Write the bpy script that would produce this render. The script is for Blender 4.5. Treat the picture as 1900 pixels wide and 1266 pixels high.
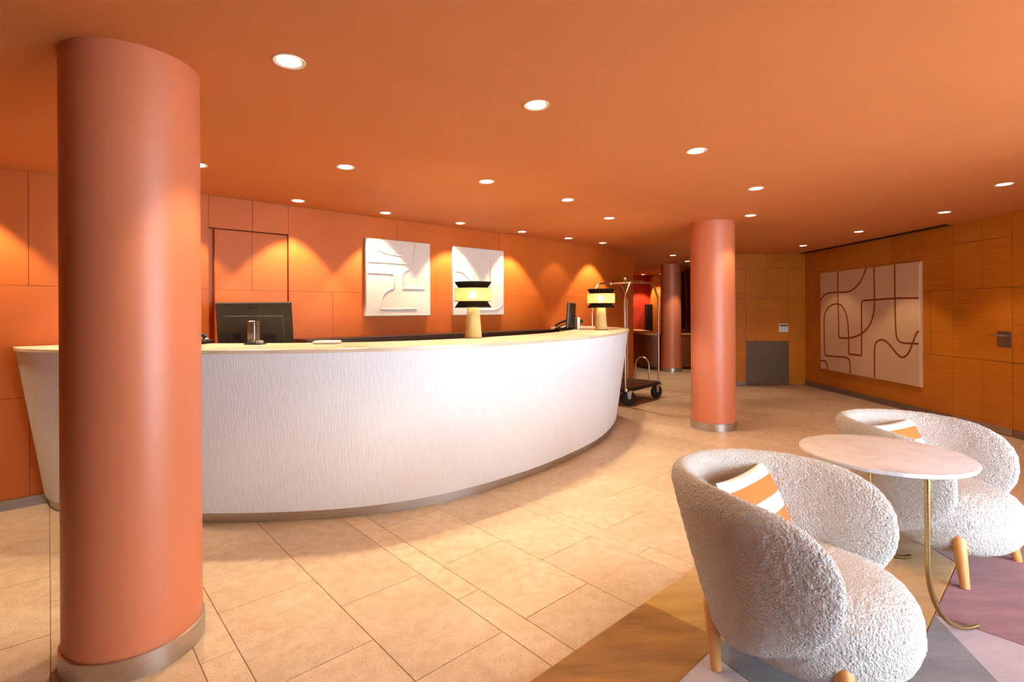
import bpy, math, random
import numpy as np
from mathutils import Vector, Matrix, noise

random.seed(7)
SC = bpy.context.scene
COL = SC.collection
for _o in list(bpy.data.objects):
    bpy.data.objects.remove(_o)

# ------------------------------------------------------------------ camera
FPX, V0, ROLL, EYE, H = 945.0, 577.0, 0.0055, 1.38, 2.40
cam_d = bpy.data.cameras.new('camera')
cam_d.sensor_width = 36.0
cam_d.lens = 36.0 * FPX / 1900.0
cam_d.shift_y = (V0 - 633.0) / 1900.0
cam_d.clip_start = 0.05
cam = bpy.data.objects.new('camera', cam_d)
COL.objects.link(cam)
cam.matrix_world = Matrix.Translation((0, 0, EYE)) @ Matrix.Rotation(math.pi / 2, 4, 'X') @ Matrix.Rotation(-ROLL, 4, 'Z')
SC.camera = cam

# ------------------------------------------------------------------ world (bright overcast daylight outside the windows)
W = bpy.data.worlds.new('daylight')
SC.world = W
W.use_nodes = True
_bg = W.node_tree.nodes['Background']
_bg.inputs['Color'].default_value = (0.68, 0.85, 1.0, 1)
_bg.inputs['Strength'].default_value = 22.5
# portals: the window openings through which that sky is seen
def portal(name, loc, rot, sx, sy):
    d = bpy.data.lights.new(name, 'AREA')
    d.shape = 'RECTANGLE'; d.size = sx; d.size_y = sy
    d.cycles.is_portal = True
    o = bpy.data.objects.new(name, d); COL.objects.link(o)
    o.location = loc; o.rotation_euler = rot
    return o
T_FRONT, WS0, WS1 = 1.35, 1.10, 4.60      # street facade, parallel to the back wall, behind the viewer's right shoulder
_th = math.radians(42.3)
_wc = ((WS0 + WS1) / 2 * math.cos(_th) + (T_FRONT + .05) * math.sin(_th), (WS0 + WS1) / 2 * math.sin(_th) - (T_FRONT + .05) * math.cos(_th), 1.2)
_po = portal('window_portal', _wc, (math.pi / 2, 0, _th + math.pi), WS1 - WS0, 2.2)
# ------------------------------------------------------------------ view
SC.view_settings.view_transform = 'Standard'
SC.view_settings.look = 'None'
SC.view_settings.exposure = -0.15
SC.view_settings.gamma = 1.0
SC.view_settings.use_curve_mapping = False
SC.cycles.use_denoising = True
SC.cycles.max_bounces = 7
SC.cycles.diffuse_bounces = 3
SC.cycles.glossy_bounces = 3
SC.cycles.use_adaptive_sampling = True
SC.cycles.adaptive_threshold = 0.02
SC.cycles.transparent_max_bounces = 8
SC.cycles.caustics_reflective = False
SC.cycles.caustics_refractive = False
SC.cycles.sample_clamp_indirect = 6.0
SPOT_K = 1.0          # overall strength of the ceiling downlights
WARM = (1.0, 0.82, 0.54)

# ------------------------------------------------------------------ pixel -> direction (distance always comes from a real plane)
_c, _s = math.cos(ROLL), math.sin(ROLL)
def ray(u, v):
    x, y = u - 950, v - 633
    x2, y2 = _c * x - _s * y, _s * x + _c * y
    return np.array([x2 / FPX, 1.0, -(y2 - (V0 - 633)) / FPX])
def at_z(u, v, z):
    d = ray(u, v)
    return d * ((z - EYE) / d[2]) + np.array([0, 0, EYE])
def at_plane(u, v, p, n):
    d = ray(u, v); n = np.array(n, float)
    return d * (np.dot(np.array(p, float) - [0, 0, EYE], n) / np.dot(d, n)) + np.array([0, 0, EYE])
def project(P):
    x = P[0] / P[1] * FPX; y = (EYE - P[2]) / P[1] * FPX + (V0 - 633)
    return (_c * x + _s * y + 950, -_s * x + _c * y + 633)

# room axes: E runs along the orange back wall and the tile rows, N points from that wall into the room
TH = math.radians(42.3)
EV = np.array([math.cos(TH), math.sin(TH), 0.0]); NV = np.array([math.sin(TH), -math.cos(TH), 0.0])
def st(s, t, z=0.0):
    p = EV * s + NV * t
    return (p[0], p[1], z)
T_WALL = -5.03
X_RIGHT, Y_FAR = 5.34, 9.26

# ------------------------------------------------------------------ object helpers
def lin(c):
    return tuple(((x / 255) / 12.92 if x / 255 <= 0.04045 else ((x / 255 + 0.055) / 1.055) ** 2.4) for x in c)

class MB:
    def __init__(self):
        self.v, self.f = [], []
    def add(self, vs, fs):
        n = len(self.v)
        self.v += [tuple(float(q) for q in p) for p in vs]
        self.f += [tuple(n + i for i in f) for f in fs]
        return self
    def box(self, x0, x1, y0, y1, z0, z1):
        return self.add([(x0, y0, z0), (x1, y0, z0), (x1, y1, z0), (x0, y1, z0), (x0, y0, z1), (x1, y0, z1), (x1, y1, z1), (x0, y1, z1)],
                        [(3, 2, 1, 0), (4, 5, 6, 7), (0, 1, 5, 4), (1, 2, 6, 5), (2, 3, 7, 6), (3, 0, 4, 7)])
    def obox(self, o, a, b, c):                     # box from corner o and three edge vectors
        o, a, b, c = (np.array(q, float) for q in (o, a, b, c))
        if np.dot(np.cross(a, b), c) < 0:
            a, b = b, a
        return self.add([o, o + a, o + a + b, o + b, o + c, o + a + c, o + a + b + c, o + b + c],
                        [(3, 2, 1, 0), (4, 5, 6, 7), (0, 1, 5, 4), (1, 2, 6, 5), (2, 3, 7, 6), (3, 0, 4, 7)])
    def stbox(self, s0, s1, t0, t1, z0, z1):
        return self.obox(st(s0, t0, z0), EV * (s1 - s0), NV * (t1 - t0), (0, 0, z1 - z0))
    def cbox(self, x0, x1, y0, y1, z0, z1, ch):     # box with chamfered top edges
        vs = [(x0, y0, z0), (x1, y0, z0), (x1, y1, z0), (x0, y1, z0), (x0, y0, z1 - ch), (x1, y0, z1 - ch), (x1, y1, z1 - ch), (x0, y1, z1 - ch),
              (x0 + ch, y0 + ch, z1), (x1 - ch, y0 + ch, z1), (x1 - ch, y1 - ch, z1), (x0 + ch, y1 - ch, z1)]
        return self.add(vs, [(3, 2, 1, 0), (8, 9, 10, 11)] + [(i, (i + 1) % 4, 4 + (i + 1) % 4, 4 + i) for i in range(4)]
                        + [(4 + i, 4 + (i + 1) % 4, 8 + (i + 1) % 4, 8 + i) for i in range(4)])
    def lathe(self, prof, n=48, c=(0, 0, 0), cap0=True, cap1=True):   # prof: (r, z) from bottom up
        vs, fs = [], []
        for r, z in prof:
            for i in range(n):
                a = 2 * math.pi * i / n
                vs.append((c[0] + r * math.cos(a), c[1] + r * math.sin(a), c[2] + z))
        for k in range(len(prof) - 1):
            for i in range(n):
                j = (i + 1) % n
                fs.append((k * n + i, k * n + j, (k + 1) * n + j, (k + 1) * n + i))
        if cap0: fs.append(tuple(reversed(range(n))))
        if cap1: fs.append(tuple(range((len(prof) - 1) * n, len(prof) * n)))
        return self.add(vs, fs)
    def tube(self, pts, r, n=12, caps=True, flat=None, flatn=None):
        P = [np.array(p, float) for p in pts]
        R = r if hasattr(r, '__len__') else [r] * len(P)
        vs, fs = [], []
        prev = None
        for i, p in enumerate(P):
            t = (P[min(i + 1, len(P) - 1)] - P[max(i - 1, 0)]); t /= np.linalg.norm(t)
            if flatn is not None:
                a = np.array(flatn, float); b = np.cross(t, a); b /= np.linalg.norm(b)
            else:
                if prev is None:
                    ref = np.array([0, 0, 1.0]) if abs(t[2]) < .9 else np.array([1.0, 0, 0])
                    a = np.cross(t, ref); a /= np.linalg.norm(a)
                else:
                    a = prev - t * np.dot(prev, t); a /= np.linalg.norm(a)
                prev = a
                b = np.cross(t, a)
            for k in range(n):
                w = 2 * math.pi * k / n
                vs.append(p + R[i] * (math.cos(w) * a * (flat or 1.0) + math.sin(w) * b))
        for i in range(len(P) - 1):
            for k in range(n):
                j = (k + 1) % n
                fs.append((i * n + k, i * n + j, (i + 1) * n + j, (i + 1) * n + k))
        if caps:
            fs.append(tuple(reversed(range(n)))); fs.append(tuple(range((len(P) - 1) * n, len(P) * n)))
        return self.add(vs, fs)
    def strip(self, rows, close=False):             # grid of rows of points
        n = len(rows[0]); vs = [p for r in rows for p in r]; fs = []
        for i in range(len(rows) - 1):
            for k in range(n - 1 + (1 if close else 0)):
                j = (k + 1) % n
                fs.append((i * n + k, i * n + j, (i + 1) * n + j, (i + 1) * n + k))
        return self.add(vs, fs)
    def mesh(self, name, mat=None, smooth=None):
        me = bpy.data.meshes.new(name)
        me.from_pydata(self.v, [], self.f)
        me.update()
        if mat: me.materials.append(mat)
        if smooth is not None:
            me.polygons.foreach_set('use_smooth', [True] * len(me.polygons))
            me.set_sharp_from_angle(angle=math.radians(smooth))
        return me
    def build(self, name, mat, parent=None, smooth=None):
        return link(name, self.mesh(name, mat, smooth), parent)

def link(name, data, parent=None):
    o = bpy.data.objects.new(name, data); COL.objects.link(o)
    if parent is not None: o.parent = parent
    return o
def tag(o, label=None, cat=None, group=None, kind=None):
    if label: o['label'] = label
    if cat: o['category'] = cat
    if group: o['group'] = group
    if kind: o['kind'] = kind
    return o
def empty(name, loc=(0, 0, 0), rz=0.0):
    o = bpy.data.objects.new(name, None); COL.objects.link(o)
    o.empty_display_size = 0.1; o.location = loc; o.rotation_euler = (0, 0, rz)
    return o
def structure(o, label):
    o['kind'] = 'structure'; o['label'] = label
    return o
def rounded_box(mb, cx, cy, cz, hx, hy, hz, pw=6.0, n=20, R=None):
    # superellipsoid block
    def sp(v, e): return math.copysign(abs(v) ** e, v)
    e = 2.0 / pw; rows = []
    for i in range(n + 1):
        a = -math.pi / 2 + math.pi * i / n
        row = []
        for k in range(2 * n):
            b = 2 * math.pi * k / (2 * n)
            p = np.array([hx * sp(math.cos(a), e) * sp(math.cos(b), e), hy * sp(math.cos(a), e) * sp(math.sin(b), e), hz * sp(math.sin(a), e)])
            if R is not None: p = R @ p
            row.append(p + np.array([cx, cy, cz]))
        rows.append(row)
    return mb.strip(rows, close=True)
def spline(pts, n=12):
    P = [np.array(p, float) for p in pts]
    P = [2 * P[0] - P[1]] + P + [2 * P[-1] - P[-2]]
    out = []
    for i in range(1, len(P) - 2):
        for k in range(n):
            t = k / n
            a, b, c, d = P[i - 1], P[i], P[i + 1], P[i + 2]
            out.append(0.5 * ((2 * b) + (-a + c) * t + (2 * a - 5 * b + 4 * c - d) * t * t + (-a + 3 * b - 3 * c + d) * t ** 3))
    out.append(P[-2])
    return out

# ------------------------------------------------------------------ materials
def new_mat(name):
    m = bpy.data.materials.new(name); m.use_nodes = True
    return m, m.node_tree.nodes, m.node_tree.links, m.node_tree.nodes['Principled BSDF']
def coords(N, L, scale=(1, 1, 1), kind='pos'):
    if kind == 'pos':
        g = N.new('ShaderNodeNewGeometry'); out = g.outputs['Position']
    elif kind == 'uv':
        g = N.new('ShaderNodeTexCoord'); out = g.outputs['UV']
    else:
        g = N.new('ShaderNodeTexCoord'); out = g.outputs['Object']
    m = N.new('ShaderNodeMapping'); m.inputs['Scale'].default_value = scale
    L.new(out, m.inputs['Vector'])
    return m.outputs['Vector']
def noise_n(N, L, vec, scale, detail=4, rough=0.55):
    n = N.new('ShaderNodeTexNoise'); n.inputs['Scale'].default_value = scale
    n.inputs['Detail'].default_value = detail; n.inputs['Roughness'].default_value = rough
    L.new(vec, n.inputs['Vector'])
    return n.outputs['Fac']
def ramp(N, L, fac, stops, mode='LINEAR'):
    r = N.new('ShaderNodeValToRGB'); r.color_ramp.interpolation = mode
    els = r.color_ramp.elements
    while len(els) < len(stops): els.new(0.5)
    for el, (p, c) in zip(els, stops):
        el.position = p; el.color = (*lin(c), 1)
    L.new(fac, r.inputs['Fac'])
    return r.outputs['Color']
def bump(N, L, B, height, strength, dist=0.01):
    b = N.new('ShaderNodeBump'); b.inputs['Strength'].default_value = strength; b.inputs['Distance'].default_value = dist
    L.new(height, b.inputs['Height']); L.new(b.outputs['Normal'], B.inputs['Normal'])
def plain(name, c, rough=0.5, metal=0.0, spec=0.5):
    m, N, L, B = new_mat(name)
    v = coords(N, L); f = noise_n(N, L, v, 6.0, 1)
    col = ramp(N, L, f, [(0.3, tuple(max(0, x * 0.96) for x in c)), (0.7, tuple(min(255, x * 1.03) for x in c))])
    L.new(col, B.inputs['Base Color'])
    B.inputs['Roughness'].default_value = rough; B.inputs['Metallic'].default_value = metal
    B.inputs['Specular IOR Level'].default_value = spec
    return m
def paint(name, c, rough=0.45, spec=0.4):
    m, N, L, B = new_mat(name)
    v = coords(N, L)
    f = noise_n(N, L, v, 2.2, 1)
    col = ramp(N, L, f, [(0.25, tuple(x * 0.985 for x in c)), (0.75, tuple(min(255, x * 1.01) for x in c))])
    L.new(col, B.inputs['Base Color'])
    B.inputs['Roughness'].default_value = rough; B.inputs['Specular IOR Level'].default_value = spec
    return m
def wood(name, dark, mid, light, sc=(1.6, 1.6, 55.0), rough=0.42, bumpk=0.08):
    m, N, L, B = new_mat(name)
    v = coords(N, L, sc)
    f1 = noise_n(N, L, v, 1.0, 6, 0.62)
    v2 = coords(N, L, (0.9, 0.9, 0.9)); f2 = noise_n(N, L, v2, 1.4, 3)
    mx = N.new('ShaderNodeMath'); mx.operation = 'MULTIPLY_ADD'; mx.inputs[1].default_value = 0.55
    L.new(f1, mx.inputs[0]); 
    m2 = N.new('ShaderNodeMath'); m2.operation = 'MULTIPLY'; m2.inputs[1].default_value = 0.45
    L.new(f2, m2.inputs[0]); L.new(m2.outputs[0], mx.inputs[2])
    oi = N.new('ShaderNodeObjectInfo'); ad = N.new('ShaderNodeMath'); ad.operation = 'MULTIPLY_ADD'
    ad.inputs[1].default_value = 0.10; L.new(oi.outputs['Random'], ad.inputs[0]); L.new(mx.outputs[0], ad.inputs[2])
    col = ramp(N, L, ad.outputs[0], [(0.30, dark), (0.55, mid), (0.80, light)])
    L.new(col, B.inputs['Base Color']); B.inputs['Roughness'].default_value = rough
    bump(N, L, B, f1, bumpk, 0.002)
    return m
def metal(name, c, rough=0.3, stretch=(4, 4, 200)):
    m, N, L, B = new_mat(name)
    v = coords(N, L, stretch); f = noise_n(N, L, v, 1.0, 3)
    col = ramp(N, L, f, [(0.3, tuple(x * 0.9 for x in c)), (0.7, c)])
    L.new(col, B.inputs['Base Color']); B.inputs['Metallic'].default_value = 1.0; B.inputs['Roughness'].default_value = rough
    return m
def emit(name, c, k):
    m, N, L, B = new_mat(name)
    B.inputs['Base Color'].default_value = (1, 1, 1, 1)
    B.inputs['Emission Color'].default_value = (*c, 1); B.inputs['Emission Strength'].default_value = k
    return m

ORANGE = (211, 96, 58)
M = {}
M['wall_paint'] = paint('terracotta_wall_paint', (198, 100, 36), 0.5, 0.3)
M['ceil_paint'] = paint('terracotta_ceiling_paint', (221, 141, 86), 0.6, 0.25)
M['col_paint'] = paint('terracotta_column_paint', (218, 126, 86), 0.42, 0.6)
M['red_paint'] = paint('red_wall_paint', (196, 58, 34), 0.5, 0.3)
M['ochre_paint'] = paint('ochre_wall_paint', (224, 120, 40), 0.5, 0.3)
M['brown_paint'] = paint('brown_wall_paint', (130, 62, 40), 0.5, 0.3)
M['wood'] = wood('orange_wood_veneer', (168, 88, 12), (198, 114, 22), (212, 130, 34))
M['wood_v'] = wood('brown_wood_veneer_upright', (112, 56, 22), (142, 78, 34), (160, 94, 46), (40, 40, 1.2))
M['oak'] = wood('pale_oak', (205, 140, 70), (224, 162, 92), (236, 182, 116), (30, 30, 4), 0.4)
M['steel'] = metal('brushed_steel', (205, 203, 200), 0.32)
M['steel_dark'] = metal('dull_steel', (165, 158, 150), 0.42)
M['kick'] = plain('brown_grey_steel', (112, 94, 78), 0.5, 0.25)
M['brass'] = metal('satin_brass', (196, 172, 118), 0.28)
M['cart_metal'] = metal('warm_polished_metal', (232, 206, 178), 0.28)
M['black'] = plain('black_plastic', (22, 21, 22), 0.4)
M['black_gloss'] = plain('satin_black_plastic', (46, 38, 32), 0.42)
M['rubber'] = plain('black_rubber', (26, 26, 28), 0.6)
M['dark_wood'] = wood('dark_brown_wood', (44, 26, 16), (58, 36, 22), (70, 46, 30))
M['white_plastic'] = plain('white_plastic', (225, 220, 212), 0.4)
M['logo_black'] = plain('logo_black', (6, 6, 6), 0.5)
M['grey_plastic'] = plain('grey_plastic', (150, 150, 150), 0.4)
M['silver'] = metal('silver', (205, 200, 196), 0.3)
M['slot'] = plain('black_slot', (24, 18, 14), 0.7)
M['trim_white'] = plain('white_trim', (240, 232, 220), 0.4)
M['gap'] = paint('shadow_joint_paint', (176, 84, 36), 0.6, 0.2)
M['gap_wood'] = plain('joint_wood', (110, 56, 18), 0.6)
M['lens'] = emit('lit_lens', (1.0, 0.86, 0.62), 14.0)
M['bulb'] = emit('lit_bulb', (1.0, 0.80, 0.45), 40.0)

def m_tile():
    m, N, L, B = new_mat('beige_stone_tile')
    v = coords(N, L)
    f1 = noise_n(N, L, v, 3.0, 3, 0.6); f2 = noise_n(N, L, v, 120.0, 2, 0.7); f3 = noise_n(N, L, v, 16.0, 2)
    c1 = ramp(N, L, f1, [(0.3, (218, 190, 158)), (0.55, (224, 198, 168)), (0.75, (230, 206, 180))])
    sp = ramp(N, L, f2, [(0.30, (150, 112, 80)), (0.44, (255, 255, 255))])
    sp3 = ramp(N, L, f3, [(0.35, (240, 232, 224)), (0.6, (255, 255, 255))])
    a = N.new('ShaderNodeMix'); a.data_type = 'RGBA'; a.blend_type = 'MULTIPLY'; a.inputs['Factor'].default_value = 0.55
    L.new(c1, a.inputs['A']); L.new(sp, a.inputs['B'])
    b = N.new('ShaderNodeMix'); b.data_type = 'RGBA'; b.blend_type = 'MULTIPLY'; b.inputs['Factor'].default_value = 0.8
    L.new(a.outputs['Result'], b.inputs['A']); L.new(sp3, b.inputs['B'])
    oi = N.new('ShaderNodeObjectInfo'); mr = N.new('ShaderNodeMapRange')
    mr.inputs['To Min'].default_value = 0.90; mr.inputs['To Max'].default_value = 1.06
    L.new(oi.outputs['Random'], mr.inputs['Value'])
    hs = N.new('ShaderNodeHueSaturation'); L.new(mr.outputs['Result'], hs.inputs['Value']); L.new(b.outputs['Result'], hs.inputs['Color'])
    L.new(hs.outputs['Color'], B.inputs['Base Color'])
    B.inputs['Roughness'].default_value = 0.42; B.inputs['Specular IOR Level'].default_value = 0.4
    bump(N, L, B, f2, 0.10, 0.002)
    return m
M['tile'] = m_tile()
M['grout'] = plain('brown_grout', (150, 112, 78), 0.9)

def m_counter():
    m, N, L, B = new_mat('white_rippled_relief')
    v = coords(N, L, (1, 1, 1), 'uv')
    nz = noise_n(N, L, v, 9.0, 3)
    mp = N.new('ShaderNodeMapping'); mp.inputs['Scale'].default_value = (1, 0.12, 1); L.new(v, mp.inputs['Vector'])
    st1 = N.new('ShaderNodeTexNoise'); st1.inputs['Scale'].default_value = 85; st1.inputs['Detail'].default_value = 2.0; st1.inputs['Distortion'].default_value = 0.6
    L.new(mp.outputs['Vector'], st1.inputs['Vector'])
    col = ramp(N, L, st1.outputs['Fac'], [(0.35, (234, 237, 241)), (0.6, (239, 241, 244))])
    L.new(col, B.inputs['Base Color']); B.inputs['Roughness'].default_value = 0.55
    bump(N, L, B, st1.outputs['Fac'], 0.4, 0.007)
    return m
M['counter'] = m_counter()
M['worktop'] = plain('pale_stone_worktop', (226, 208, 180), 0.28)

def m_boucle():
    m, N, L, B = new_mat('cream_boucle')
    v = coords(N, L, (1, 1, 1), 'obj')
    vo = N.new('ShaderNodeTexVoronoi'); vo.inputs['Scale'].default_value = 105; L.new(v, vo.inputs['Vector'])
    n2 = noise_n(N, L, v, 240, 3)
    col = ramp(N, L, vo.outputs['Distance'], [(0.0, (250, 248, 243)), (0.6, (248, 245, 239)), (1.0, (240, 235, 227))])  # gaps between curls slightly darker: crevice shade put into the base colour
    L.new(col, B.inputs['Base Color']); B.inputs['Roughness'].default_value = 0.95; B.inputs['Specular IOR Level'].default_value = 0.1
    B.inputs['Sheen Weight'].default_value = 0.25; B.inputs['Sheen Roughness'].default_value = 0.5
    ma = N.new('ShaderNodeMath'); ma.operation = 'MULTIPLY_ADD'; ma.inputs[1].default_value = -1.0
    L.new(vo.outputs['Distance'], ma.inputs[0]); L.new(n2, ma.inputs[2])
    bump(N, L, B, ma.outputs[0], 1.0, 0.014)
    return m
M['boucle'] = m_boucle()

def m_pillow():
    m, N, L, B = new_mat('white_and_orange_striped_fabric')
    tc = N.new('ShaderNodeTexCoord'); sx = N.new('ShaderNodeSeparateXYZ'); L.new(tc.outputs['UV'], sx.inputs[0])
    wh, orr = (246, 242, 236), (226, 116, 50)
    col = ramp(N, L, sx.outputs['Y'], [(0.0, wh), (0.20, orr), (0.43, wh), (0.62, orr), (0.85, wh)], 'CONSTANT')
    L.new(col, B.inputs['Base Color']); B.inputs['Roughness'].default_value = 0.85
    v = coords(N, L, (1, 1, 1), 'uv'); f = noise_n(N, L, v, 180, 2); bump(N, L, B, f, 0.2, 0.003)
    return m
M['pillow'] = m_pillow()

def m_marble():
    m, N, L, B = new_mat('white_marble')
    v = coords(N, L, (1, 1, 1), 'obj')
    n1 = N.new('ShaderNodeTexNoise'); n1.inputs['Scale'].default_value = 3.2; n1.inputs['Detail'].default_value = 8; n1.inputs['Distortion'].default_value = 1.6
    L.new(v, n1.inputs['Vector'])
    ab = N.new('ShaderNodeMath'); ab.operation = 'SUBTRACT'; ab.inputs[1].default_value = 0.5; L.new(n1.outputs['Fac'], ab.inputs[0])
    a2 = N.new('ShaderNodeMath'); a2.operation = 'ABSOLUTE'; L.new(ab.outputs[0], a2.inputs[0])
    n3 = noise_n(N, L, v, 5.0, 3)
    ad = N.new('ShaderNodeMath'); ad.operation = 'MULTIPLY_ADD'; ad.inputs[1].default_value = 0.16; L.new(n3, ad.inputs[0]); L.new(a2.outputs[0], ad.inputs[2])
    col = ramp(N, L, ad.outputs[0], [(0.045, (200, 200, 206)), (0.085, (234, 236, 240)), (0.16, (244, 246, 250))])
    L.new(col, B.inputs['Base Color']); B.inputs['Roughness'].default_value = 0.4; B.inputs['Specular IOR Level'].default_value = 0.25
    return m
M['marble'] = m_marble()

def m_rug(name, a, b):
    m, N, L, B = new_mat(name)
    v = coords(N, L, (1, 1, 1)); 
    mp = N.new('ShaderNodeMapping'); mp.inputs['Rotation'].default_value = (0, 0, -0.45); mp.inputs['Scale'].default_value = (2.0, 9.0, 1); L.new(v, mp.inputs['Vector'])
    f = noise_n(N, L, mp.outputs['Vector'], 1.3, 5, 0.6); f2 = noise_n(N, L, v, 220, 2)
    col = ramp(N, L, f, [(0.32, a), (0.68, b)])
    L.new(col, B.inputs['Base Color']); B.inputs['Roughness'].default_value = 0.95; B.inputs['Specular IOR Level'].default_value = 0.1
    B.inputs['Sheen Weight'].default_value = 0.3
    bump(N, L, B, f2, 0.35, 0.006)
    return m
M['rug_gold'] = m_rug('gold_pile', (180, 134, 58), (206, 162, 82))
M['rug_brown'] = m_rug('brown_pile', (136, 92, 32), (178, 126, 50))
M['rug_mauve'] = m_rug('mauve_pile', (132, 82, 88), (164, 108, 112))
M['rug_lilac'] = m_rug('lilac_pile', (186, 170, 178), (204, 190, 196))
M['rug_grey'] = m_rug('grey_pile', (116, 114, 118), (142, 140, 144))

def m_canvas(name, a, b, sc, bk):
    m, N, L, B = new_mat(name)
    v = coords(N, L, (1, 1, 1)); f = noise_n(N, L, v, sc, 3)
    col = ramp(N, L, f, [(0.3, a), (0.7, b)])
    L.new(col, B.inputs['Base Color']); B.inputs['Roughness'].default_value = 0.9; B.inputs['Specular IOR Level'].default_value = 0.1
    bump(N, L, B, f, bk, 0.004)
    return m
M['canvas'] = m_canvas('cream_woven_canvas', (216, 202, 188), (228, 216, 204), 90, 0.4)
M['hanging'] = m_canvas('sand_woven_wool', (214, 174, 134), (230, 192, 154), 110, 0.5)
M['cord'] = m_canvas('rust_wool_cord', (132, 58, 34), (150, 70, 42), 110, 0.5)
M['lampbase'] = plain('cream_ceramic', (242, 208, 128), 0.6)

def m_shade(name, c, transp, transl):
    m, N, L, B = new_mat(name)
    out = N['Material Output']
    d = N.new('ShaderNodeBsdfDiffuse'); d.inputs['Color'].default_value = (*lin(c), 1)
    t = N.new('ShaderNodeBsdfTranslucent'); t.inputs['Color'].default_value = (*lin(c), 1)
    mx = N.new('ShaderNodeMixShader'); mx.inputs[0].default_value = transl
    L.new(d.outputs[0], mx.inputs[1]); L.new(t.outputs[0], mx.inputs[2])
    tr = N.new('ShaderNodeBsdfTransparent'); m2 = N.new('ShaderNodeMixShader')
    v = coords(N, L, (1, 1, 1), 'obj')
    n = noise_n(N, L, v, 90, 2)
    mr = N.new('ShaderNodeMapRange'); mr.inputs['From Min'].default_value = 0.35; mr.inputs['From Max'].default_value = 0.65
    mr.inputs['To Min'].default_value = transp * 0.5; mr.inputs['To Max'].default_value = transp * 1.5
    L.new(n, mr.inputs['Value']); L.new(mr.outputs['Result'], m2.inputs[0])
    L.new(mx.outputs[0], m2.inputs[1]); L.new(tr.outputs[0], m2.inputs[2])
    L.new(m2.outputs[0], out.inputs['Surface'])
    return m
M['shade_mesh'] = m_shade('yellow_woven_shade', (238, 206, 150), 0.22, 0.65)
M['shade_dark'] = m_shade('dark_woven_shade', (46, 36, 26), 0.09, 0.38)

# ================================================================== STRUCTURE
# ---- floor: slab with a child object per tile
floor = MB().box(-6.6, 6.1, -4.8, 15.3, -0.15, -0.003).build('floor', M['grout'])
structure(floor, 'beige stone tile floor laid in staggered rows')
S_LINES = [0.0, 0.433, 0.568]; S_PER = 1.006; T_LEN = 0.653; PH = {0: -1.982, 1: -2.306}
tiles = []
for k in range(-9, 16):
    for r in range(3):
        s0 = k * S_PER + S_LINES[r]
        s1 = k * S_PER + (S_LINES[r + 1] if r < 2 else S_PER)
        j = k * 3 + r
        base = PH[j % 2]
        for q in range(-22, 20):
            t0 = base + q * T_LEN; t1 = t0 + T_LEN
            c = st((s0 + s1) / 2, (t0 + t1) / 2)
            if not (-6.4 < c[0] < 5.72 and -4.5 < c[1] < 15.1): continue
            if c[0] > 5.20 and c[1] < 1.0: continue
            if c[0] * NV[0] + c[1] * NV[1] < T_WALL - 0.36 and c[0] < 1.9: continue
            score = -1.0
            if c[1] > 1.2:
                u, v = project((c[0], c[1], 0))
                if -220 < u < 2120 and v < 1500: score = (s1 - s0) * (t1 - t0) / c[1] ** 3 * (1 if u < 1400 or v < 1000 else 0.3)
            tiles.append((score, s0, s1, t0, t1))
tiles.sort(key=lambda a: -a[0])
tile_mesh = {}
def tile_shape(w, l, g=0.0028):
    return MB().cbox(g / 2, w - g / 2, g / 2, l - g / 2, -0.012, 0.0, 0.0015)
rest = MB()
ANG = TH
for i, (sc_, s0, s1, t0, t1) in enumerate(tiles):
    w, l = s1 - s0, t1 - t0
    if i < 300 and sc_ > 0:
        key = round(w, 3)
        if key not in tile_mesh: tile_mesh[key] = tile_shape(w, l).mesh('tile', M['tile'])
        o = link('tile', tile_mesh[key], floor)
        # local x along E, local y along -N (right-handed with z up)
        o.location = st(s0, t1, 0.0); o.rotation_euler = (0, 0, ANG)
    else:
        b = tile_shape(w, l)
        ox = np.array(st(s0, t1, 0.0))
        rest.add([ox + EV * p[0] - NV * p[1] + np.array([0, 0, p[2]]) for p in b.v], b.f)
rf = rest.build('tile_field', M['tile'], floor); rf['kind'] = 'stuff'

# ---- ceiling
ceiling = MB().box(-6.6, 5.6, -4.8, 15.3, H, H + 0.2).build('ceiling', M['ceil_paint'])
structure(ceiling, 'smooth terracotta painted ceiling')
slot = MB().box(X_RIGHT - 0.09, X_RIGHT - 0.02, 6.19, Y_FAR - 0.01, H - 0.016, H).build('trim_1', M['slot'])
structure(slot, 'black linear air slot along the ceiling above the wood wall')

# ---- back wall (orange) with panels
GAP = 0.003
wb = MB()
D0, D1, DZ = 1.029, 1.697, 2.12
wb.stbox(-4.0, D0, T_WALL - 0.22, T_WALL - 0.018, 0, H)
wb.stbox(D1, 7.36, T_WALL - 0.22, T_WALL - 0.018, 0, H)
wb.stbox(D0, D1, T_WALL - 0.22, T_WALL - 0.018, DZ, H)
wb.stbox(D0, D1, T_WALL - 0.30, T_WALL - 0.20, 0, DZ)
wall_back = wb.build('wall_back', M['gap'])
structure(wall_back, 'terracotta panelled wall behind the reception counter')
def back_panel(s0, s1, z0, z1, parent=wall_back, t=T_WALL, th=0.018, mat=None, name='panel'):
    g = GAP / 2
    return MB().stbox(s0 + g, s1 - g, t - th, t, z0 + g, z1 - g).build(name, mat or M['wall_paint'], parent)
rows = [(0.0, 0.78), (0.78, 1.58), (1.58, H)]
vj = {0: [-4.0, -3.07, -1.59, -0.105, 1.38, 2.865, 4.35, 5.83, 7.36], 1: [-4.0, -2.33, -0.845, 0.64, 2.126, 3.61, 5.1, 6.58, 7.36]}
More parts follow.
